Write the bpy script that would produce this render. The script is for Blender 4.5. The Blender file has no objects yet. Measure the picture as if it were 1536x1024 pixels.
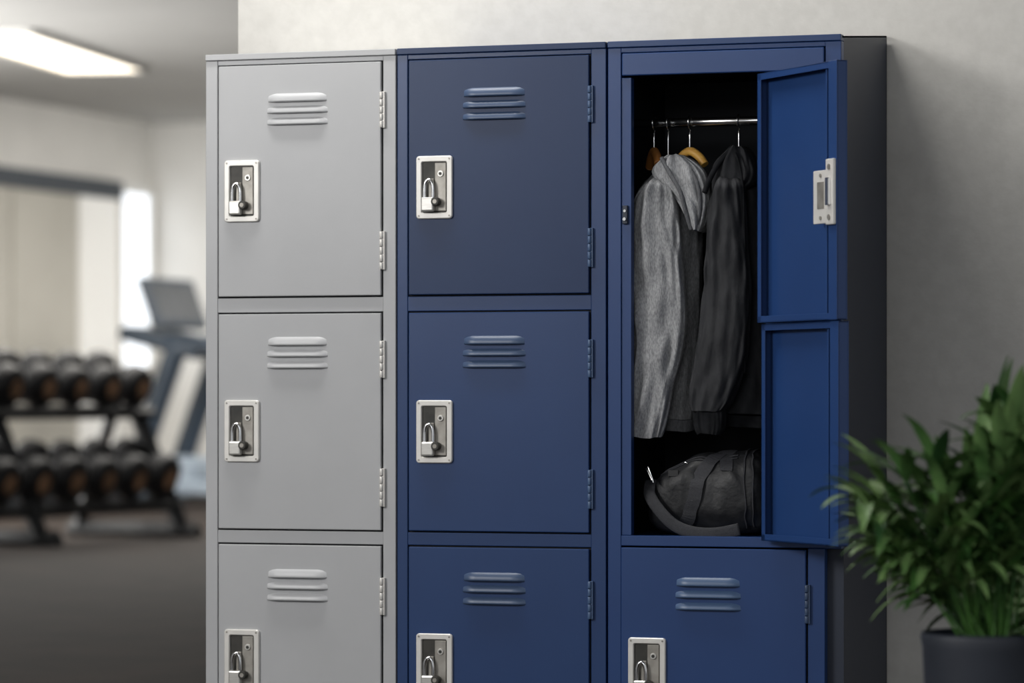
import bpy, bmesh, math, random
from mathutils import Vector, Matrix, noise
random.seed(7)
scene = bpy.context.scene
scene.view_settings.view_transform = 'Standard'

# ------------------------------------------------------------ helpers
def srgb(h):
    h = h.lstrip('#')
    o = []
    for i in (0, 2, 4):
        c = int(h[i:i+2], 16) / 255
        o.append(c/12.92 if c <= .04045 else ((c+.055)/1.055)**2.4)
    return (*o, 1)

def mat(name, col, rough=.5, metal=0, col2=None, nscale=20, bump=0, bscale=300, detail=3, spec=.5, emis=None, estr=0, lo=.35, hi=.65, stretch=None, bdist=.002):
    m = bpy.data.materials.new(name); m.use_nodes = True
    nt = m.node_tree; b = nt.nodes['Principled BSDF']
    b.inputs['Base Color'].default_value = srgb(col)
    b.inputs['Roughness'].default_value = rough
    b.inputs['Metallic'].default_value = metal
    b.inputs['Specular IOR Level'].default_value = spec
    tc = nt.nodes.new('ShaderNodeTexCoord')
    src = tc.outputs['Object']
    if stretch:
        mp = nt.nodes.new('ShaderNodeMapping'); mp.inputs['Scale'].default_value = stretch
        nt.links.new(src, mp.inputs['Vector']); src = mp.outputs['Vector']
    n = nt.nodes.new('ShaderNodeTexNoise'); n.inputs['Scale'].default_value = nscale; n.inputs['Detail'].default_value = detail
    nt.links.new(src, n.inputs['Vector'])
    r = nt.nodes.new('ShaderNodeValToRGB')
    r.color_ramp.elements[0].position = lo; r.color_ramp.elements[1].position = hi
    r.color_ramp.elements[0].color = srgb(col); r.color_ramp.elements[1].color = srgb(col2 or col)
    nt.links.new(n.outputs['Fac'], r.inputs['Fac'])
    nt.links.new(r.outputs['Color'], b.inputs['Base Color'])
    if bump:
        n2 = nt.nodes.new('ShaderNodeTexNoise'); n2.inputs['Scale'].default_value = bscale; n2.inputs['Detail'].default_value = 3
        nt.links.new(src, n2.inputs['Vector'])
        bp = nt.nodes.new('ShaderNodeBump'); bp.inputs['Strength'].default_value = bump; bp.inputs['Distance'].default_value = bdist
        nt.links.new(n2.outputs['Fac'], bp.inputs['Height']); nt.links.new(bp.outputs['Normal'], b.inputs['Normal'])
    if emis:
        b.inputs['Emission Color'].default_value = srgb(emis); b.inputs['Emission Strength'].default_value = estr
    return m

def empty(name, loc=(0, 0, 0)):
    e = bpy.data.objects.new(name, None); e.location = loc; e.empty_display_size = .1
    scene.collection.objects.link(e); return e

def mkobj(name, bm, m, parent=None, smooth=False, mw=None):
    me = bpy.data.meshes.new(name); bm.normal_update(); bm.to_mesh(me); bm.free()
    if m is not None:
        for mm in (m if isinstance(m, (list, tuple)) else [m]): me.materials.append(mm)
    if smooth:
        for p in me.polygons: p.use_smooth = True
    o = bpy.data.objects.new(name, me); scene.collection.objects.link(o)
    if parent is not None: o.parent = parent
    if mw is not None: o.matrix_local = mw
    return o

def join(bm, t, mi=0, M=None):
    mp = {}
    for v in t.verts: mp[v] = bm.verts.new(M @ v.co if M is not None else v.co)
    for f in t.faces:
        try:
            nf = bm.faces.new([mp[v] for v in f.verts]); nf.material_index = mi; nf.smooth = f.smooth
        except ValueError: pass
    t.free()

def bm_box(bm, x0, x1, y0, y1, z0, z1, bev=0, segs=2, mi=0, M=None):
    t = bmesh.new(); bmesh.ops.create_cube(t, size=1)
    for v in t.verts:
        v.co = Vector(((x0+x1)/2 + v.co.x*(x1-x0), (y0+y1)/2 + v.co.y*(y1-y0), (z0+z1)/2 + v.co.z*(z1-z0)))
    if bev: bmesh.ops.bevel(t, geom=t.edges[:], offset=bev, segments=segs, affect='EDGES', profile=.5)
    join(bm, t, mi, M)

def bm_cyl(bm, a, b, r, r2=None, n=20, mi=0, bev=0, M=None):
    a = Vector(a); b = Vector(b); d = b-a
    t = bmesh.new()
    bmesh.ops.create_cone(t, cap_ends=True, segments=n, radius1=r, radius2=r if r2 is None else r2, depth=d.length)
    if bev:
        es = [e for e in t.edges if abs(e.verts[0].co.z-e.verts[1].co.z) < 1e-6]
        bmesh.ops.bevel(t, geom=es, offset=bev, segments=2, affect='EDGES', profile=.5)
    if n > 6:
        for f in t.faces:
            if len(f.verts) == 4: f.smooth = True
    q = Vector((0, 0, 1)).rotation_difference(d.normalized()).to_matrix().to_4x4()
    MM = Matrix.Translation((a+b)/2) @ q
    join(bm, t, mi, (M @ MM) if M is not None else MM)

def bm_tube(bm, pts, r, n=10, mi=0, flat=None):
    pts = [Vector(p) for p in pts]
    out = []
    for i in range(len(pts)-1):
        p0 = pts[max(i-1, 0)]; p1 = pts[i]; p2 = pts[i+1]; p3 = pts[min(i+2, len(pts)-1)]
        for k in range(6):
            t = k/6
            out.append(.5*((2*p1)+(-p0+p2)*t+(2*p0-5*p1+4*p2-p3)*t*t+(-p0+3*p1-3*p2+p3)*t**3))
    out.append(pts[-1])
    rings = []
    up = Vector((0, -1, 0.01)) if flat else Vector((.1, .2, 1))
    for i, p in enumerate(out):
        d = (out[min(i+1, len(out)-1)]-out[max(i-1, 0)]).normalized()
        s = d.cross(up)
        if s.length < 1e-4: s = d.cross(Vector((1, 0, 0)))
        s.normalize(); u = s.cross(d)
        a, b = flat if flat else (r, r)
        rings.append([bm.verts.new(p + s*math.cos(2*math.pi*k/n)*a + u*math.sin(2*math.pi*k/n)*b) for k in range(n)])
    for i in range(len(rings)-1):
        for k in range(n):
            f = bm.faces.new((rings[i][k], rings[i][(k+1) % n], rings[i+1][(k+1) % n], rings[i+1][k])); f.smooth = True; f.material_index = mi
    for rr in (rings[0], rings[-1]):
        try: bm.faces.new(rr).material_index = mi
        except ValueError: pass

def bm_strap(bm, pts, half, thick, width_dir=Vector((1, 0, 0))):
    """webbing whose width lies along width_dir"""
    pts = [Vector(p) for p in pts]; n = 8; rings = []
    for i, p in enumerate(pts):
        d = (pts[min(i+1, len(pts)-1)]-pts[max(i-1, 0)]).normalized()
        w = (width_dir-d*width_dir.dot(d)).normalized(); u = w.cross(d)
        rings.append([bm.verts.new(p+w*sx*half+u*sy*thick) for sx, sy in ((-1, -.6), (-.9, 1), (.9, 1), (1, -.6))])
    for i in range(len(rings)-1):
        for k in range(4): bm.faces.new((rings[i][k], rings[i][(k+1) % 4], rings[i+1][(k+1) % 4], rings[i+1][k])).smooth = False

def box(name, x0, x1, y0, y1, z0, z1, m, bev=0, parent=None, mw=None):
    bm = bmesh.new(); bm_box(bm, x0, x1, y0, y1, z0, z1, bev)
    return mkobj(name, bm, m, parent, mw=mw)

def rrect(x0, x1, z0, z1, r, n=5):
    pts = []
    for cx, cz, a0 in ((x1-r, z1-r, 0), (x0+r, z1-r, 90), (x0+r, z0+r, 180), (x1-r, z0+r, 270)):
        for k in range(n+1):
            a = math.radians(a0+90*k/n); pts.append((cx+r*math.cos(a), cz+r*math.sin(a)))
    return pts

# ------------------------------------------------------------ materials
M_grey = mat('grey_powder_coat', '#acadaf', .36, 0, '#b0b1b3', 6, .06, 900)
M_blue_refl = mat('blue_powder_coat_reflection', '#1d3155', .38, 0, '#1f3458', 5, .06, 900, spec=.28)  # middle locker's blue, with the reflection on its top put into the colour
M_blue = mat('blue_powder_coat', '#1f3965', .34, 0, '#213c69', 5, .06, 900, spec=.4)
M_blue2 = mat('navy_blue_powder_coat', '#213d6e', .34, 0, '#234072', 5, .06, 900, spec=.4)
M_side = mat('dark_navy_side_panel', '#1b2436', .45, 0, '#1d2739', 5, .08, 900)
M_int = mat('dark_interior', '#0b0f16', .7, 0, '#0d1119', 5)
M_gap = mat('black_gap_shade', '#0b0c10', .8)  # near-black that paints the shade inside the door gaps
M_vent_b = mat('vent_blue_lit', '#3d4f6c', .38, 0, '#405270', 8)  # lighter than the doors: light caught by the louvre slopes, as colour
M_vent_r = mat('vent_blue_lit_pale', '#445b7c', .38, 0, '#485f81', 8)  # paler louvre blue, caught light put into the colour
M_gv = mat('vent_grey_lit', '#b9babc', .42, 0, '#bdbec0', 8)  # louvre grey raised above the door grey to paint caught light
M_steel = mat('brushed_steel', '#d4d2cd', .3, .6, '#c8c6c1', 60, stretch=(1, 1, 12))
M_plate = mat('satin_nickel_plate', '#d8d6d1', .35, .2, '#e0ddd8', 30)
M_chrome = mat('chrome', '#e4e4e4', .18, 1)
M_recess = mat('recess_dark_metal', '#2b2b28', .5, .3, '#3c3a36', 40)
M_lockin = mat('lock_inner_plate', '#a39f98', .4, .4, '#8b8780', 40)
M_dark = mat('black_plastic', '#131417', .5)
M_wall = mat('painted_plaster_wall', '#c5c3be', .88, 0, '#cbc9c4', 40, .16, 120)
M_wallw = mat('white_gym_wall', '#e6e4df', .85, 0, '#ebe9e4', 3)
M_ceil = mat('gym_ceiling', '#b4b3b0', .9, 0, '#bab9b6', 3)
M_floor = mat('rubber_floor', '#1a1512', .75, 0, '#2e241e', 3.5, .2, 150, 5, spec=.15)
M_panel = mat('light_panel', '#ffffff', .5, emis='#fff0d8', estr=3)
M_glassw = mat('daylight_glazing', '#ffffff', .3, emis='#e9f1fb', estr=1.2)
M_mirror = mat('mirror_reflection_tone', '#a6a298', .4, 0, '#b4b0a6', 1.4, emis='#b9b4a8', estr=.14)  # matte stand-in for the mirror; reflected brightness put into colour and glow
M_mirror2 = mat('mirror_reflection_tone_light', '#d6d4ce', .4, 0, '#e0ded8', 1.4, emis='#e6e4e0', estr=.35)  # brighter stripe of the mirror, its reflection painted and made to glow
M_beam = mat('dark_mirror_frame', '#3a424b', .5)
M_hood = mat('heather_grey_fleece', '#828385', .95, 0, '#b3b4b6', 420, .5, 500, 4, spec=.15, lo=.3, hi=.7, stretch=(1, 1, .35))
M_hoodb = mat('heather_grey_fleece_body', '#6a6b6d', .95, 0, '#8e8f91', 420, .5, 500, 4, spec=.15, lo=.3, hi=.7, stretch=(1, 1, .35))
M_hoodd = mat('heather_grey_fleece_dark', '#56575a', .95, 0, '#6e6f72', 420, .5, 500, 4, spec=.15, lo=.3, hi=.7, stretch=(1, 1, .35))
M_jack = mat('charcoal_jacket_cloth', '#27282b', .75, 0, '#2f3033', 60, .6, 26, 4, spec=.28, stretch=(1.6, 1, .7), bdist=.006)
M_jackd = mat('charcoal_rib_knit', '#1a1b1d', .95, 0, '#242528', 60, spec=.1)
M_bag = mat('black_nylon_bag', '#191a1d', .5, 0, '#1f2023', 60, .6, 40, 4, spec=.4, bdist=.004)
M_strap = mat('webbing_strap', '#2c2d31', .6, 0, '#34353a', 300, .4, 900, spec=.35)
M_wood = mat('hanger_wood', '#c08c3e', .45, 0, '#d2a652', 30, stretch=(1, 1, 6))
M_wood2 = mat('hanger_wood_dark', '#93602e', .5, 0, '#a66c34', 30)
M_leaf = mat('leaf_green_highlights', '#466c38', .45, 0, '#90ae70', 9, spec=.4, lo=.3, hi=.75)  # paler second green puts leaf highlights into the colour
M_leafd = mat('leaf_dark_green', '#264724', .45, 0, '#4a7335', 9, spec=.4)
M_soil = mat('soil', '#1e1712', .95, 0, '#2c221a', 60, .8, 80)
M_pot = mat('dark_glazed_pot', '#262b34', .55, 0, '#2b303a', 10)
M_db = mat('black_rubber_dumbbell', '#161618', .42, 0, '#1e1e20', 20, spec=.35)
M_dbm = mat('glint_tinted_cap', '#c09673', .4, .25, '#7d6048', 14)  # orange glints on the dumbbell ends put into the colour
M_rack = mat('rack_black_steel', '#141619', .5, .1)
M_tm = mat('treadmill_grey', '#2b3642', .45, 0, '#323e4b', 5)
M_tml = mat('treadmill_silver', '#8e9aa6', .45, .2, '#9aa5b0', 5)
M_scr = mat('treadmill_screen', '#34393e', .3, 0, '#484c51', 8)

# ------------------------------------------------------------ room
H = 2.74
box('floor', -9.1, 4.6, -9, 18.34, -.05, 0, M_floor)
box('ceiling', -9.1, 4.6, -9, 18.34, H, H+.05, M_ceil)
box('wall_left', -9.2, -9.1, -9, 18.44, 0, H, M_wallw)
box('wall_back', -9.1, 4.6, 18.34, 18.44, 0, H, M_wallw)
box('wall_locker_side', -.6975, 4.6, .362, .56, 0, H, M_wall)
box('baseboard_left', -9.1, -9.085, 2, 18.34, 0, .1, M_beam)

fp = empty('mirrored_partition')  # mirrored partition, built as pale panels with painted reflections
bm = bmesh.new(); bm_box(bm, -9.1, -9.02, 12.5, 17.72, 2.14, 2.27, .01); mkobj('head_beam', bm, M_beam, fp)
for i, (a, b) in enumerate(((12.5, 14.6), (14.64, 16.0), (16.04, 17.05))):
    box('mirror_tone_panel_%d' % i, -9.1, -9.06, a, b, .12, 2.14, M_mirror, 0, fp)
box('mirror_tone_panel_light', -9.1, -9.055, 17.09, 17.70, .12, 2.14, M_mirror2, 0, fp)
w2 = empty('window_2')
box('bright_pane', -9.1, -9.07, 17.76, 18.25, .95, 2.2, M_glassw, 0, w2)
bm = bmesh.new()
for a in (17.73, 18.25): bm_box(bm, -9.1, -9.04, a, a+.035, .9, 2.25)
bm_box(bm, -9.1, -9.04, 17.73, 18.28, .88, .95)
mkobj('window_frame', bm, M_wallw, w2)

lp = empty('ceiling_light_panel')
Mr = Matrix.Translation((-7.31, 13.0, 0)) @ Matrix.Rotation(math.radians(9), 4, 'Z')
bm = bmesh.new(); bm_box(bm, -.24, .24, -1.15, 1.15, H-.02, H-.001, .004, M=Mr); mkobj('diffuser', bm, M_panel, lp)
bm = bmesh.new()
for s in (-1, 1):
    bm_box(bm, s*.255-.015, s*.255+.015, -1.18, 1.18, H-.03, H-.001, M=Mr)
    bm_box(bm, -.27, .27, s*1.165-.015, s*1.165+.015, H-.03, H-.001, M=Mr)
mkobj('trim_frame', bm, M_wallw, lp)

# ------------------------------------------------------------ lockers
DEPTH = .354
def louvre(bm, cx, z, w, h=.0125, out=.0085, y=-.0035, mi=0):
    prof = [(0, h/2), (-out*.45, h/2-.0022), (-out, -h/2+.0034), (-out*.9, -h/2+.0008), (0, -h/2+.0004)]
    n = 14; rows = []
    for i in range(n+1):
        t = i/n; x = cx-w/2+w*t
        e = min(1, min(t, 1-t)*n/1.5)
        s = .45+.55*e
        rows.append([bm.verts.new((x, y+p[0]*(e*.95+.05), z+(p[1]*s if p[1] > 0 else p[1]))) for p in prof])
    for i in range(n):
        for k in range(len(prof)-1):
            f = bm.faces.new((rows[i][k], rows[i][k+1], rows[i+1][k+1], rows[i+1][k])); f.material_index = mi
            if k < 3: f.smooth = True

def vents(name, cx, ztop, m, par):
    bm = bmesh.new()
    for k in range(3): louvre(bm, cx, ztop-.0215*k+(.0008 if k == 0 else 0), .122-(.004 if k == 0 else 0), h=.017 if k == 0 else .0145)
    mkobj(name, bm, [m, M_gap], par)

def lockset(name, x0, zt, par, y=-.004):
    W = .0705; Hh = .1155; x1 = x0+W; z0 = zt-Hh
    bm = bmesh.new()
    O = rrect(x0, x1, z0, zt, .006); O2 = rrect(x0+.0015, x1-.0015, z0+.0015, zt-.0015, .005)
    I2 = rrect(x0+.0095, x1-.0095, z0+.0095, zt-.0095, .004); I = rrect(x0+.011, x1-.011, z0+.011, zt-.011, .003)
    layers = [(O, y), (O, y-.004), (O2, y-.0056), (I2, y-.0056), (I, y-.0035), (I, y-.0002)]
    vs = [[bm.verts.new((p[0], yy, p[1])) for p in L] for L, yy in layers]
    n = len(O)
    for a in range(len(vs)-1):
        for k in range(n):
            bm.faces.new((vs[a][k], vs[a][(k+1) % n], vs[a+1][(k+1) % n], vs[a+1][k]))
    for sx in (x0+.0055, x1-.0055):
        for sz in (z0+.0055, zt-.0055): bm_cyl(bm, (sx, y-.005, sz), (sx, y-.0066, sz), .0017, n=10, mi=2)
    bm_box(bm, x0+.010, x1-.010, y-.0012, y-.0002, z0+.01, zt-.01, mi=1)
    bm_box(bm, x0+.036, x1-.0125, y-.0034, y-.001, z0+.014, zt-.0125, .001, mi=2)
    bm_cyl(bm, (x0+.0475, y-.003, zt-.033), (x0+.0475, y-.0055, zt-.033), .0058, n=20, mi=3, bev=.0006)
    bm_cyl(bm, (x0+.0475, y-.0055, zt-.033), (x0+.0475, y-.006, zt-.033), .003, n=12, mi=1)
    bm_box(bm, x0+.024, x0+.035, y-.006, y-.001, z0+.030, z0+.074, .0015, mi=2)
    bm_box(bm, x0+.0135, x0+.0375, y-.018, y-.004, z0+.013, z0+.039, .003, 3, mi=3)
    bm_tube(bm, [(x0+.0185, y-.011, z0+.036), (x0+.0190, y-.011, z0+.056), (x0+.0215, y-.011, z0+.067), (x0+.0270, y-.011, z0+.0715),
                 (x0+.0325, y-.011, z0+.067), (x0+.0350, y-.011, z0+.056), (x0+.0350, y-.011, z0+.036)], .0033, 10, mi=4)
    bm_cyl(bm, (x0+.0415, y-.004, z0+.031), (x0+.0415, y-.0185, z0+.031), .0078, n=20, mi=1, bev=.001)
    bm_cyl(bm, (x0+.0415, y-.0185, z0+.031), (x0+.0415, y-.0195, z0+.031), .004, n=16, mi=2)
    mkobj(name, bm, [M_plate, M_recess, M_lockin, M_steel, M_chrome], par)

def hinge(name, x, z0, z1, m, par):
    bm = bmesh.new(); n = 5; h = (z1-z0)/n
    for k in range(n): bm_cyl(bm, (x, -.006, z0+h*k+.0006), (x, -.006, z0+h*(k+1)-.0006), .0036, n=12, bev=.0005)
    bm_box(bm, x+.001, x+.006, -.006, .001, z0, z1, .0004)
    mkobj(name, bm, m, par)

ROWS = [(.893, 1.327), (.4585, .862), (.05, .431)]
VZ = [1.263, .809, .376]; LZ = [1.149, .700, .271]; HZ = [((1.203, 1.27), (.941, 1.012)), ((.741, .81), (.503, .574)), ((.303, .372), (.09, .16))]
TOP = 1.349; RISE = .03

def carcass(par, xL, xRs, m_side, ztop=TOP):
    bm = bmesh.new(); t = .003; y0 = .018
    def prism(xa, xb):
        p = [(y0, 0), (DEPTH, 0), (DEPTH, ztop+RISE), (y0, ztop-.002)]
        a = [bm.verts.new((xa, q[0], q[1])) for q in p]; b = [bm.verts.new((xb, q[0], q[1])) for q in p]
        bm.faces.new(a); bm.faces.new(b[::-1])
        for k in range(4): bm.faces.new((a[k], b[k], b[(k+1) % 4], a[(k+1) % 4]))
    prism(xL+.001, xL+.001+t); prism(xRs-t, xRs)
    bm_box(bm, xL, xRs, DEPTH-t, DEPTH, 0, ztop+RISE-.001)
    v = [(xL, y0-.012, ztop-.003), (xRs, y0-.012, ztop-.003), (xRs, DEPTH, ztop+RISE), (xL, DEPTH, ztop+RISE)]
    a = [bm.verts.new(c) for c in v]; b = [bm.verts.new((c[0], c[1], c[2]-.003)) for c in v]
    bm.faces.new(a); bm.faces.new(b[::-1])
    for k in range(4): bm.faces.new((a[k], b[k], b[(k+1) % 4], a[(k+1) % 4]))
    bmesh.ops.recalc_face_normals(bm, faces=bm.faces[:])
    mkobj('shell', bm, m_side, par)

def column(name, xL, xR, dL, dR, mf, mdoors, mvent, mside, vcx=None, lx=None, topmat=None, hmat=None):
    e = empty(name)
    carcass(e, xL, xR, mside)
    bev = .0012
    bm = bmesh.new()
    zc = TOP-.012
    bm_box(bm, xL+.0006, dL-.002, 0, .02, 0, zc, bev)
    bm_box(bm, dR+.002, xR-.0006, 0, .02, 0, zc, bev)
    rails = [(zc-.012+.003, zc), (ROWS[1][1]+.002, ROWS[0][0]-.002), (ROWS[2][1]+.002, ROWS[1][0]-.002), (0, .048)]
    for a, b in rails: bm_box(bm, dL-.0022, dR+.0022, .001, .02, a, b, bev)
    mkobj('face_frame', bm, mf, e)
    bm = bmesh.new(); bm_box(bm, xL+.0006, xR-.0006, -.003, .02, TOP-.0115, TOP, .0012); mkobj('top_cap', bm, topmat or mf, e)
    box('gap_shade_sheet', dL-.002, dR+.002, .006, .0075, .05, zc, M_gap, 0, e)  # black sheet behind the doors, painting shade into the gaps
    for i in range(3):
        z0, z1 = ROWS[i]
        box('door_%d' % (i+1), dL+.001, dR-.001, -.004, .004, z0+.001, z1-.001, mdoors[i], .0016, e)
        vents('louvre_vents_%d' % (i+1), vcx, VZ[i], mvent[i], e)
        lockset('latch_and_padlock_%d' % (i+1), lx, LZ[i], e)
        for k, (a, b) in enumerate(HZ[i]): hinge('hinge_%d_%d' % (i+1, k), dR+.001, a, b, hmat, e)
    return e

column('metal_locker', -.6095, -.2265, -.5825, -.2541, M_grey, [M_grey]*3, [M_gv]*3, M_grey, vcx=-.4212, lx=-.5675, hmat=M_plate)
column('metal_locker', -.2245, .1805, -.2015, .1496, M_blue, [M_blue_refl, M_blue, M_blue], [M_vent_b]*3, M_blue, vcx=-.033, lx=-.1837, topmat=M_blue_refl, hmat=M_vent_r)

L3 = empty('metal_locker')
xL, xR, xRl = .183, .617, .587
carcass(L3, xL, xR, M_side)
bm = bmesh.new(); zc = TOP-.012; bev = .0012
bm_box(bm, xL+.0006, .2085, 0, .02, 0, zc, bev)
bm_box(bm, .2085, .2270, .003, .02, .456, 1.283, .001)
bm_box(bm, .588, xR, 0, .02, .436, zc, bev)
bm_box(bm, .478, .588, .003, .02, .456, 1.283, .001)
bm_box(bm, .208, .588, .001, .02, 1.328, zc, bev)
bm_box(bm, .208, .6, .001, .02, .437, .4555, bev)
bm_box(bm, .556, xRl, 0, .02, 0, .4365, bev)
bm_box(bm, .208, .556, .001, .02, 0, .048, bev)
mkobj('face_frame', bm, M_blue2, L3)
bm = bmesh.new(); bm_box(bm, .211, .5865, -.004, .006, 1.286, 1.3265, .002); mkobj('header_panel', bm, M_blue2, L3)
bm = bmesh.new(); bm_box(bm, xL+.0006, xR, -.003, .02, TOP-.0115, TOP, .0012); mkobj('top_cap', bm, M_blue, L3)
box('gap_shade_sheet', .208, .56, .006, .0075, .05, .434, M_gap, 0, L3)  # black sheet that stands in for shade around the lower door
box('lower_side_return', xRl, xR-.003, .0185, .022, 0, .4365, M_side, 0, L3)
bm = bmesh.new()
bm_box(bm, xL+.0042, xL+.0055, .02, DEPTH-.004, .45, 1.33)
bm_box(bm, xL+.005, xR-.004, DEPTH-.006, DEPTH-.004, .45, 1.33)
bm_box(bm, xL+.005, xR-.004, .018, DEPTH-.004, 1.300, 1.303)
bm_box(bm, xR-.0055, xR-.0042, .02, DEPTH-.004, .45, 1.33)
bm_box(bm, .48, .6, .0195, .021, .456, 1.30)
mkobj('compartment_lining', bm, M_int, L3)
box('compartment_floor', xL+.005, xR-.004, .018, DEPTH-.004, .4515, .4545, M_blue, 0, L3)
box('door_3', .2095, .553, -.004, .004, .051, .434, M_blue2, .0016, L3)
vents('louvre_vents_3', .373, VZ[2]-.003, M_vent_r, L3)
lockset('latch_and_padlock_3', .2242, .272, L3)
for k, (a, b) in enumerate(HZ[2]): hinge('hinge_3_%d' % k, .555, a, b, M_vent_b, L3)
bm = bmesh.new(); bm_box(bm, .2115, .2215, -.003, .004, 1.018, 1.052, .0015)
bm_cyl(bm, (.2165, -.003, 1.027), (.2165, -.0075, 1.027), .003, n=12, mi=1); bm_cyl(bm, (.2165, -.003, 1.042), (.2165, -.005, 1.042), .0025, n=12, mi=1)
mkobj('strike_latch', bm, [M_side, M_chrome], L3)
bm = bmesh.new(); bm_cyl(bm, (xL+.0055, .10, 1.207), (xR-.0055, .10, 1.207), .0085, n=24); mkobj('garment_rail', bm, M_chrome, L3)

def open_door(name, hx, z0, z1, L, ang, plate):
    Mx = Matrix.Translation((hx, -.004, 0)) @ Matrix.Rotation(math.radians(ang), 4, 'Z')
    bm = bmesh.new()
    bm_box(bm, 0, L, 0, .0015, z0, z1)
    d = .018; g = .003
    bm_box(bm, 0, g, -d, 0, z0, z1, .0006)
    bm_box(bm, L-g, L, -d, 0, z0, z1, .0006)
    bm_box(bm, 0, L, -d, 0, z0, z0+g, .0006)
    bm_box(bm, 0, L, -d, 0, z1-g, z1, .0006)
    bm_box(bm, 0, .014, -d, -d+.002, z0, z1, .0006)
    bm_box(bm, L-.030, L, -d-.001, -d+.002, z0, z1, .0006)
    bm_box(bm, .0, L, -d, -d+.002, z0, z0+.012, .0006)
    bm_box(bm, .0, L, -d, -d+.002, z1-.012, z1, .0006)
    bm_box(bm, L-.050, L-.044, -.014, 0, z0+.012, z1-.012, .0006)
    mkobj(name, bm, M_blue2, L3, mw=Mx)
    if plate:
        bm = bmesh.new(); zc = plate; y = -d-.001
        bm_box(bm, L-.080, L-.024, y-.003, y+.001, zc-.052, zc+.040, .0015, mi=0)
        bm_box(bm, L-.028, L-.001, y-.007, y, zc-.055, zc+.058, .002, mi=0)
        bm_box(bm, L-.022, L-.009, y-.012, y-.006, zc-.022, zc+.026, .002, mi=1)
        bm_box(bm, L-.064, L-.040, y-.0042, y-.003, zc-.026, zc+.020, .0006, mi=2)
        for sz in (-.042, .044): bm_cyl(bm, (L-.0145, y-.007, zc+sz), (L-.0145, y-.0085, zc+sz), .005, n=14, mi=2)
        for sz in (-.042, .031): bm_cyl(bm, (L-.052, y-.003, zc+sz), (L-.052, y-.0045, zc+sz), .0035, n=14, mi=2)
        mkobj(name+'_latch_plate', bm, [M_plate, M_chrome, M_lockin], L3, mw=Mx)
open_door('open_door_upper', .4805, .8375, 1.281, .300, -47.9, 1.055)
open_door('open_door_lower', .488, .450, .8355, .290, -47.9, None)
bm = bmesh.new()
for z in (1.25, 1.18, .90, .80, .52): bm_cyl(bm, (.478, -.004, z-.02), (.478, -.004, z+.02), .003, n=12)
mkobj('open_door_hinges', bm, M_blue2, L3)

# ------------------------------------------------------------ garments
gx = lambda px, y=.08: .200+(px-948)*.001286-(y-.08)*.34
gz = lambda py: .7+(600-py)*.001213
def loft(bm, rings, yc, ry, seg=72, sub=8, amp=.06, seed=0, k=5, mi=0, square=.8):
    R = [(gz(r[0]), gx((r[1]+r[2])/2, r[3] if len(r) > 3 else yc), (r[2]-r[1])*.5*.001286, r[3] if len(r) > 3 else yc, r[4] if len(r) > 4 else ry) for r in rings]
    out = []
    for i in range(len(R)-1):
        p = [R[max(i-1, 0)], R[i], R[i+1], R[min(i+2, len(R)-1)]]
        for s in range(sub):
            t = s/sub
            out.append([.5*(2*p[1][c]+(-p[0][c]+p[2][c])*t+(2*p[0][c]-5*p[1][c]+4*p[2][c]-p[3][c])*t*t+(-p[0][c]+3*p[1][c]-3*p[2][c]+p[3][c])*t**3) for c in range(5)])
    out.append(list(R[-1]))
    vs = []
    for z, cx, rx, cy, ryy in out:
        row = []
        for a in range(seg):
            th = 2*math.pi*a/seg; c, s = math.cos(th), math.sin(th)
            ex = math.copysign(abs(c)**square, c); ey = math.copysign(abs(s)**square, s)
            n1 = noise.noise(Vector((math.cos(th)*1.3+seed, math.sin(th)*1.3, z*7)))
            n2 = noise.noise(Vector((math.cos(th)*3.2+seed*2, math.sin(th)*3.2, z*16+seed)))
            n3 = (1-abs(noise.noise(Vector((math.cos(th)*2.4+seed+z*5, math.sin(th)*2.4, z*9+seed))))*4)
            fold = math.sin(k*th+seed+3*noise.noise(Vector((seed, z*5, 0))))
            q = 1+amp*(fold*.4+n1*1.1+n2*.6+max(0, n3)*.45)
            row.append(bm.verts.new((cx+ex*rx*(1+amp*.5*n2), cy+ey*ryy*q - amp*.12*n2*.4, z+n1*.004)))
        vs.append(row)
    for i in range(len(vs)-1):
        for a in range(seg):
            f = bm.faces.new((vs[i][a], vs[i][(a+1) % seg], vs[i+1][(a+1) % seg], vs[i+1][a])); f.smooth = True; f.material_index = mi
    for rr in (vs[0], vs[-1]): bm.faces.new(rr).material_index = mi

def finish(name, bm, m, par):
    bmesh.ops.recalc_face_normals(bm, faces=bm.faces[:])
    return mkobj(name, bm, m, par)

hd = empty('grey_hoodie')
bm = bmesh.new()
loft(bm, [(258, 988, 1030), (272, 972, 1050), (300, 962, 1058), (400, 965, 1056), (500, 972, 1054), (590, 982, 1052), (628, 986, 1050)], .13, .042, amp=.12, seed=3, k=7)
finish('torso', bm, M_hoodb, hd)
bm = bmesh.new()
loft(bm, [(628, 988, 1050), (636, 986, 1050), (646, 990, 1048)], .13, .04, amp=.03, seed=3, k=24, sub=4)
finish('hem_rib', bm, M_hoodd, hd)
bm = bmesh.new()
loft(bm, [(262, 988, 1004, .09, .02), (275, 972, 1012), (300, 956, 1018), (340, 948, 1022), (400, 947, 1026), (470, 947, 1031), (520, 947, 1027), (580, 948, 1012), (625, 949, 1003), (646, 949, 998), (655, 951, 995)], .060, .030, amp=.17, seed=9, k=4)
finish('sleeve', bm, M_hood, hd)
bm = bmesh.new()
loft(bm, [(233, 1008, 1026), (240, 996, 1040), (252, 986, 1054), (266, 988, 1062), (285, 1006, 1066), (305, 1022, 1067), (325, 1034, 1064), (340, 1042, 1060), (348, 1047, 1056)], .062, .032, amp=.18, seed=15, k=3)
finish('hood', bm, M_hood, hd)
bm = bmesh.new()
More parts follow.
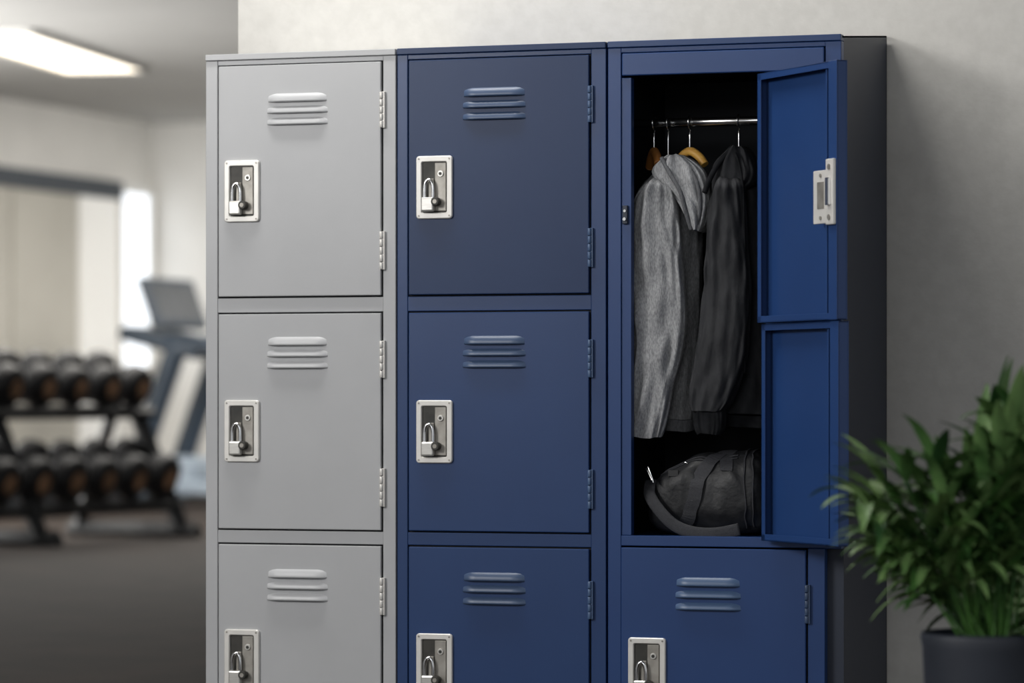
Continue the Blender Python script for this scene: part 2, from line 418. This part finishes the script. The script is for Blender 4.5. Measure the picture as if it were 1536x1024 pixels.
bm_tube(bm, [(gx(1006), .035, gz(238)), (gx(1020), .026, gz(262)), (gx(1036), .023, gz(290)), (gx(1044), .026, gz(322)), (gx(1050), .032, gz(346))], .004, 10)
bm_tube(bm, [(gx(1022), .05, gz(236)), (gx(1044), .038, gz(252)), (gx(1060), .032, gz(282)), (gx(1062), .034, gz(318)), (gx(1054), .036, gz(346))], .004, 10)
finish('hood_edge_seam', bm, M_hoodd, hd)

jk = empty('dark_jacket')
bm = bmesh.new()
loft(bm, [(252, 1085, 1135), (275, 1072, 1150), (310, 1068, 1162), (400, 1070, 1170), (500, 1066, 1172), (590, 1068, 1172), (622, 1068, 1172)], .135, .045, amp=.14, seed=23, k=7)
finish('torso', bm, M_jack, jk)
bm = bmesh.new(); loft(bm, [(622, 1070, 1170), (630, 1070, 1170), (640, 1074, 1168)], .135, .044, amp=.03, seed=3, k=26, sub=4); finish('hem_rib', bm, M_jackd, jk)
bm = bmesh.new()
loft(bm, [(262, 1086, 1106, .09, .02), (278, 1074, 1114), (305, 1067, 1118), (360, 1062, 1121), (450, 1056, 1125), (520, 1047, 1121), (570, 1041, 1111), (600, 1038, 1099), (616, 1042, 1088)], .052, .030, amp=.14, seed=31, k=3)
finish('sleeve', bm, M_jack, jk)
bm = bmesh.new(); loft(bm, [(612, 1044, 1088), (620, 1041, 1090), (640, 1043, 1089), (650, 1048, 1085)], .052, .024, amp=.07, seed=3, k=22, sub=5, seg=132); finish('cuff_rib', bm, M_jackd, jk)
bm = bmesh.new()
loft(bm, [(222, 1104, 1120), (230, 1092, 1128), (245, 1078, 1134), (262, 1071, 1138), (280, 1070, 1130), (296, 1074, 1100)], .085, .04, amp=.16, seed=41, k=3)
finish('hood_collar', bm, M_jack, jk)
bm = bmesh.new()
bm_tube(bm, [(gx(1104), .05, gz(228)), (gx(1088), .04, gz(248)), (gx(1076), .035, gz(272)), (gx(1070), .030, gz(292))], .005, 10)
bm_tube(bm, [(gx(1108), .05, gz(228)), (gx(1118), .04, gz(250)), (gx(1124), .038, gz(290)), (gx(1126), .04, gz(400)), (gx(1124), .05, gz(560))], .0025, 8)
finish('collar_edge', bm, M_jackd, jk)

def hanger(px, m, bar_py=240, half=.05, tilt=.6, r=.007):
    e = empty('clothes_hanger')
    x = gx(px, .10); y = .10; zr = 1.207
    bm = bmesh.new()
    pts = []
    for a in range(150, -61, -30):
        pts.append((x, y+.0115*math.cos(math.radians(180-a)), zr+.0115*math.sin(math.radians(a))))
    pts += [(x, y+.006, zr-.014), (x, y, zr-.022), (x, y, gz(bar_py)+.002)]
    bm_tube(bm, pts, .0016, 8); mkobj('hook', bm, M_chrome, e)
    bm = bmesh.new(); dx, dy = math.cos(tilt), math.sin(tilt)
    z = gz(bar_py)
    bm_tube(bm, [(x-half*dx, y-half*dy, z-.022), (x-half*.6*dx, y-half*.6*dy, z-.006), (x, y, z+.004), (x+half*.6*dx, y+half*.6*dy, z-.006), (x+half*dx, y+half*dy, z-.022)], r, 12)
    mkobj('shoulder_bar', bm, m, e)
    return e
hanger(1038, M_wood, bar_py=229, half=.035, tilt=-.4, r=.008)
hanger(1110, M_dark, bar_py=236, half=.03, tilt=-.4)
hanger(985, M_wood2, bar_py=228, half=.045, tilt=-1.1, r=.008)
hanger(1006, M_dark, bar_py=250, half=.03, tilt=-1.2)

# ------------------------------------------------------------ duffel bag
bg = empty('duffel_bag')
bm = bmesh.new(); nu, nv = 70, 80
cx, cy, zb = .352, .115, .4555
Lh, rY = .116, .074
def bagpt(t, th):
    pr = max(0, (1-abs(t)**8))**(1/3)
    hgt = .150+.012*t-(.022*max(0, -t-.3) if t < -.3 else 0)
    hgt += -.010*math.sin((t+.2)*3.1)**2*.6
    c, s = math.cos(th), math.sin(th)
    ey = math.copysign(abs(c)**.62, c); ez = math.copysign(abs(s)**.62, s)
    n1 = noise.noise(Vector((t*2.5, c*1.5, s*1.5))); n2 = noise.noise(Vector((t*6+4, c*3, s*3)))
    q = 1+.05*n1+.03*n2
    lean = .018*max(0, s)*(1 if t < 0 else .4)*(-t if t < 0 else -t)   # top corners lean inward
    return Vector((cx+Lh*t+lean+.004*n2, cy+rY*ey*pr*q, max(zb, zb+hgt/2+hgt/2*ez*pr*min(q, 1.03))))
rows = []
for i in range(nu+1):
    tt = -1+2*i/nu; tt = math.copysign(1-(1-abs(tt))**1.5, tt)
    rows.append([bm.verts.new(bagpt(tt, 2*math.pi*j/nv)) for j in range(nv)])
for i in range(nu):
    for j in range(nv):
        f = bm.faces.new((rows[i][j], rows[i][(j+1) % nv], rows[i+1][(j+1) % nv], rows[i+1][j])); f.smooth = True
bmesh.ops.remove_doubles(bm, verts=bm.verts[:], dist=1e-5)
finish('body', bm, M_bag, bg)
def on_bag(t, deg, off=.002):
    p = bagpt(t, math.radians(deg)); c = Vector((cx+Lh*t, cy, zb+.075)); d = (p-c)
    return p + d.normalized()*off
bm = bmesh.new()
for t in (.66, .78):
    bm_tube(bm, [on_bag(t, a, .0012) for a in range(60, 231, 6)], .0018, 8)
bm_tube(bm, [on_bag(-.86+.1*k, 124, .0008) for k in range(15)], .0016, 8)
bm_tube(bm, [on_bag(-.86+.1*k, 132, .0008) for k in range(15)], .0012, 8)
finish('piping_and_zip', bm, M_strap, bg)
bm = bmesh.new()
bm_strap(bm, [on_bag(.36-.0052*(a-85), a, .0028) for a in range(85, 224, 4)], .0125, .0014)
bm_strap(bm, [on_bag(.34+.0002*(a-85), a, .0022) for a in range(85, 160, 4)], .0115, .0014)
bm_tube(bm, [(cx-.106, .062, .555), (cx-.100, .036, .528), (cx-.076, .026, .497), (cx-.048, .0235, .473), (cx-.012, .022, .461), (cx+.03, .023, .460), (cx+.07, .030, .468)], 0, 12, flat=(.0115, .0016))
finish('straps', bm, M_strap, bg)
bm = bmesh.new()
bm_tube(bm, [(cx-.106, .040, .574), (cx-.093, .032, .553)], .003, 8)
bm_tube(bm, [(cx-.110, .040, .574), (cx-.103, .034, .579), (cx-.095, .030, .563), (cx-.091, .029, .550)], .0015, 8)
q = on_bag(-.40, 128, .003)
bm_tube(bm, [q, q+Vector((.011, -.002, -.004))], .0014, 8)
finish('metal_clip', bm, M_chrome, bg)
q = on_bag(-.55, 150, .002)
box('logo_patch', q.x-.010, q.x+.010, q.y-.002, q.y+.002, q.z-.006, q.z+.006, M_dark, .001, bg)

# ------------------------------------------------------------ potted plant
PX, PY = 1.130, -1.205
pp = empty('potted_plant')
bm = bmesh.new(); prof = [(.068, 0), (.074, .004), (.088, .15), (.097, .35), (.100, .365), (.098, .372), (.092, .370), (.089, .345)]
n = 48; rows = []
for r, z in prof:
    rows.append([bm.verts.new((PX+r*math.cos(2*math.pi*k/n), PY+r*math.sin(2*math.pi*k/n), z)) for k in range(n)])
for i in range(len(rows)-1):
    for k in range(n):
        f = bm.faces.new((rows[i][k], rows[i][(k+1) % n], rows[i+1][(k+1) % n], rows[i+1][k])); f.smooth = True
bm.faces.new(rows[0][::-1])
mkobj('pot', bm, M_pot, pp)
bm = bmesh.new(); bm_cyl(bm, (PX, PY, .335), (PX, PY, .352), .0895, n=36); mkobj('soil', bm, M_soil, pp)
bm = bmesh.new()
def leaf(bm, base, d, L, W, droop, mi):
    d = d.normalized(); side = d.cross(Vector((0, 0, 1)))
    if side.length < .05: side = Vector((1, 0, 0))
    side.normalize(); n = 8; p = base.copy(); prev = None; dirv = d.copy()
    for i in range(n+1):
        t = i/n
        w = W*math.sin(math.pi*min(1, t*.93+.05))**.8 * (1-.25*t)
        up = side.cross(dirv).normalized()
        a = bm.verts.new(p-side*w+up*w*.35); c = bm.verts.new(p); b = bm.verts.new(p+side*w+up*w*.35)
        if prev:
            for q in ((prev[0], prev[1], c, a), (prev[1], prev[2], b, c)):
                f = bm.faces.new(q); f.smooth = True; f.material_index = mi
        prev = (a, c, b)
        dirv = (dirv+Vector((0, 0, -droop/n))).normalized(); p = p+dirv*(L/n)
for s in range(84):
    az = s*2.39996+random.uniform(-.3, .3); tilt = .02+1.22*((s*.618) % 1)
    d = Vector((math.cos(az)*math.sin(tilt), math.sin(az)*math.sin(tilt), math.cos(tilt)))
    hl = (.335-.135*tilt)*random.uniform(.72, 1.05)
    base = Vector((PX+random.uniform(-.03, .03), PY+random.uniform(-.03, .03), .35))
    pts = [base]; dv = d.copy(); p = base.copy(); N = 7
    for k in range(N):
        dv = (dv+Vector((0, 0, -.03))).normalized(); p = p+dv*hl/N; pts.append(p.copy())
    bm_tube(bm, [pts[0], pts[2], pts[5], pts[7]], .0022, 6, mi=1)
    for k in range(3, N+1):
        for sgn in (-1, 1):
            ax = dv.cross(Vector((0, 0, 1))).normalized()
            ld = (dv*.8+ax*sgn*random.uniform(.5, 1.2)+Vector((0, 0, random.uniform(.1, .6))))
            leaf(bm, pts[k], ld, random.uniform(.075, .12), random.uniform(.009, .0135), random.uniform(.5, 1.7), 0 if random.random() < .64 else 1)
    leaf(bm, pts[-1], dv+Vector((0, 0, .3)), random.uniform(.08, .12), .012, 1.0, 0)
mkobj('foliage', bm, [M_leaf, M_leafd], pp)

# ------------------------------------------------------------ dumbbell rack
rk = empty('dumbbell_rack', (-5.80, 10.85, 0)); rk.rotation_euler = (0, 0, math.radians(-7))
bm = bmesh.new()
def beam(a, b, w=.035): bm_cyl(bm, a, b, w, n=4)
ya, yb = -3.4, 0
for y in (0, -1.3, -3.2):
    beam((.42, y, .03), (-.35, y, .03), .05)
    beam((.32, y, .04), (-.02, y, .80), .05)
    beam((-.30, y, .04), (-.04, y, .80), .04)
for (xc, z) in ((.14, .215), (-.02, .685)):
    for o in (-.11, .13):
        beam((xc+o, ya, z-o*.35), (xc+o, yb+.05, z-o*.35), .035)
mkobj('frame', bm, M_rack, rk)
bm = bmesh.new()
def dumbbell(x, y, z, r):
    M = Matrix.Translation((x, y, z)) @ Matrix.Rotation(math.radians(19), 4, 'Y')
    bm_cyl(bm, (-.07, 0, 0), (.07, 0, 0), .017, n=12, mi=1, M=M)
    for s in (-1, 1):
        bm_cyl(bm, (s*.06, 0, 0), (s*.17, 0, 0), r, n=24, mi=0, bev=.028, M=M)
        bm_cyl(bm, (s*.17, 0, 0), (s*.178, 0, 0), r*.42, n=20, mi=1, bev=.003, M=M)
for (xc, z, r) in ((.15, .355, .118), (-.01, .81, .108)):
    k = 0; y = yb-.10
    while y > ya+.05:
        dumbbell(xc, y, z, r-.006*((k*7) % 3)/2); y -= .29; k += 1
mkobj('dumbbells', bm, [M_db, M_dbm], rk)

# ------------------------------------------------------------ treadmill
tm = empty('treadmill')
tx, ty = -8.08, 16.4
bm = bmesh.new()
bm_box(bm, tx-.1, tx+1.7, ty-.38, ty+.38, .06, .17, .03, mi=1)
bm_box(bm, tx, tx+1.65, ty-.27, ty+.27, .17, .18, mi=0)
bm_box(bm, tx-.15, tx+.35, ty-.36, ty+.36, .10, .32, .06, 3, mi=1)
for s in (-1, 1):
    bm_box(bm, tx-.1, tx+.0, ty+s*.3-.04, ty+s*.3+.04, 0, .08, mi=0)
    bm_box(bm, tx+1.5, tx+1.6, ty+s*.3-.04, ty+s*.3+.04, 0, .08, mi=0)
    bm_tube(bm, [(tx-.10, ty+s*.36, .15), (tx+.06, ty+s*.36, .6), (tx+.24, ty+s*.36, 1.08)], .075, 10, mi=0)
    bm_tube(bm, [(tx+.12, ty+s*.36, 1.10), (tx+.4, ty+s*.36, 1.08), (tx+.62, ty+s*.36, .96)], .045, 10, mi=0)
Mc = Matrix.Translation((tx+.10, ty, 1.20)) @ Matrix.Rotation(math.radians(14), 4, 'Y')
bm_box(bm, -.26, .34, -.42, .42, -.16, -.06, .03, mi=0, M=Mc)
Md = Matrix.Translation((tx+.04, ty, 1.35)) @ Matrix.Rotation(math.radians(-20), 4, 'Y')
bm_box(bm, -.03, .03, -.42, .42, -.18, .18, .02, mi=0, M=Md)
bm_box(bm, .03, .035, -.36, .36, -.13, .13, mi=2, M=Md)
bm_box(bm, -.035, -.03, -.36, .36, -.13, .13, mi=2, M=Md)
mkobj('treadmill_body', bm, [M_tm, M_tml, M_scr], tm)

# ------------------------------------------------------------ lights
def area(name, loc, target, sx, sy, power, col=(1, 1, 1)):
    l = bpy.data.lights.new(name, 'AREA'); l.shape = 'RECTANGLE'; l.size = sx; l.size_y = sy; l.energy = power; l.color = col
    o = bpy.data.objects.new(name, l); o.location = loc
    o.rotation_euler = (Vector(target)-Vector(loc)).to_track_quat('-Z', 'Y').to_euler()
    scene.collection.objects.link(o); return o
area('key_softbox_light', (-2.6, -4.2, 2.55), (-.1, 0, .8), 1.6, 1.4, 178, (1, .985, .965))
area('wall_washer_light', (-.45, -.30, 2.70), (-.45, .36, 1.5), 1.3, .25, 40, (1, .985, .955))
area('front_fill_light', (1.2, -6.8, 2.4), (0, 0, .7), 2.5, 1.2, 45, (.97, .985, 1))
area('gym_lamp_light', (-6.2, 12.0, 2.68), (-6.2, 12.0, 0), 2.5, 5, 150, (1, .96, .9))
area('gym_lamp_light', (-6.5, 16.4, 2.68), (-7.0, 16.6, 0), 3, 2.5, 165, (1, .975, .94))
area('added_gym_fill_light', (-8.9, 11.5, 1.5), (-4, 13, 1.7), 6, 2.0, 500, (1, .99, .97))  # unseen area light added to brighten the gym ceiling and dumbbells

w = bpy.data.worlds.new('world'); scene.world = w; w.use_nodes = True
w.node_tree.nodes['Background'].inputs['Color'].default_value = (.95, .97, 1, 1)
w.node_tree.nodes['Background'].inputs['Strength'].default_value = .55

# ------------------------------------------------------------ camera
psi = math.radians(18.9); D = 6.7
cam = bpy.data.cameras.new('camera'); co = bpy.data.objects.new('camera', cam); scene.collection.objects.link(co)
co.location = (D*math.sin(psi), -D*math.cos(psi), .7)
co.rotation_euler = (math.radians(90), 0, psi)
cam.sensor_width = 36; cam.lens = 5500/1536*36; cam.shift_y = 88/1536
cam.dof.use_dof = True; cam.dof.focus_distance = 6.6; cam.dof.aperture_fstop = 3.6
cam.clip_end = 100
scene.camera = co
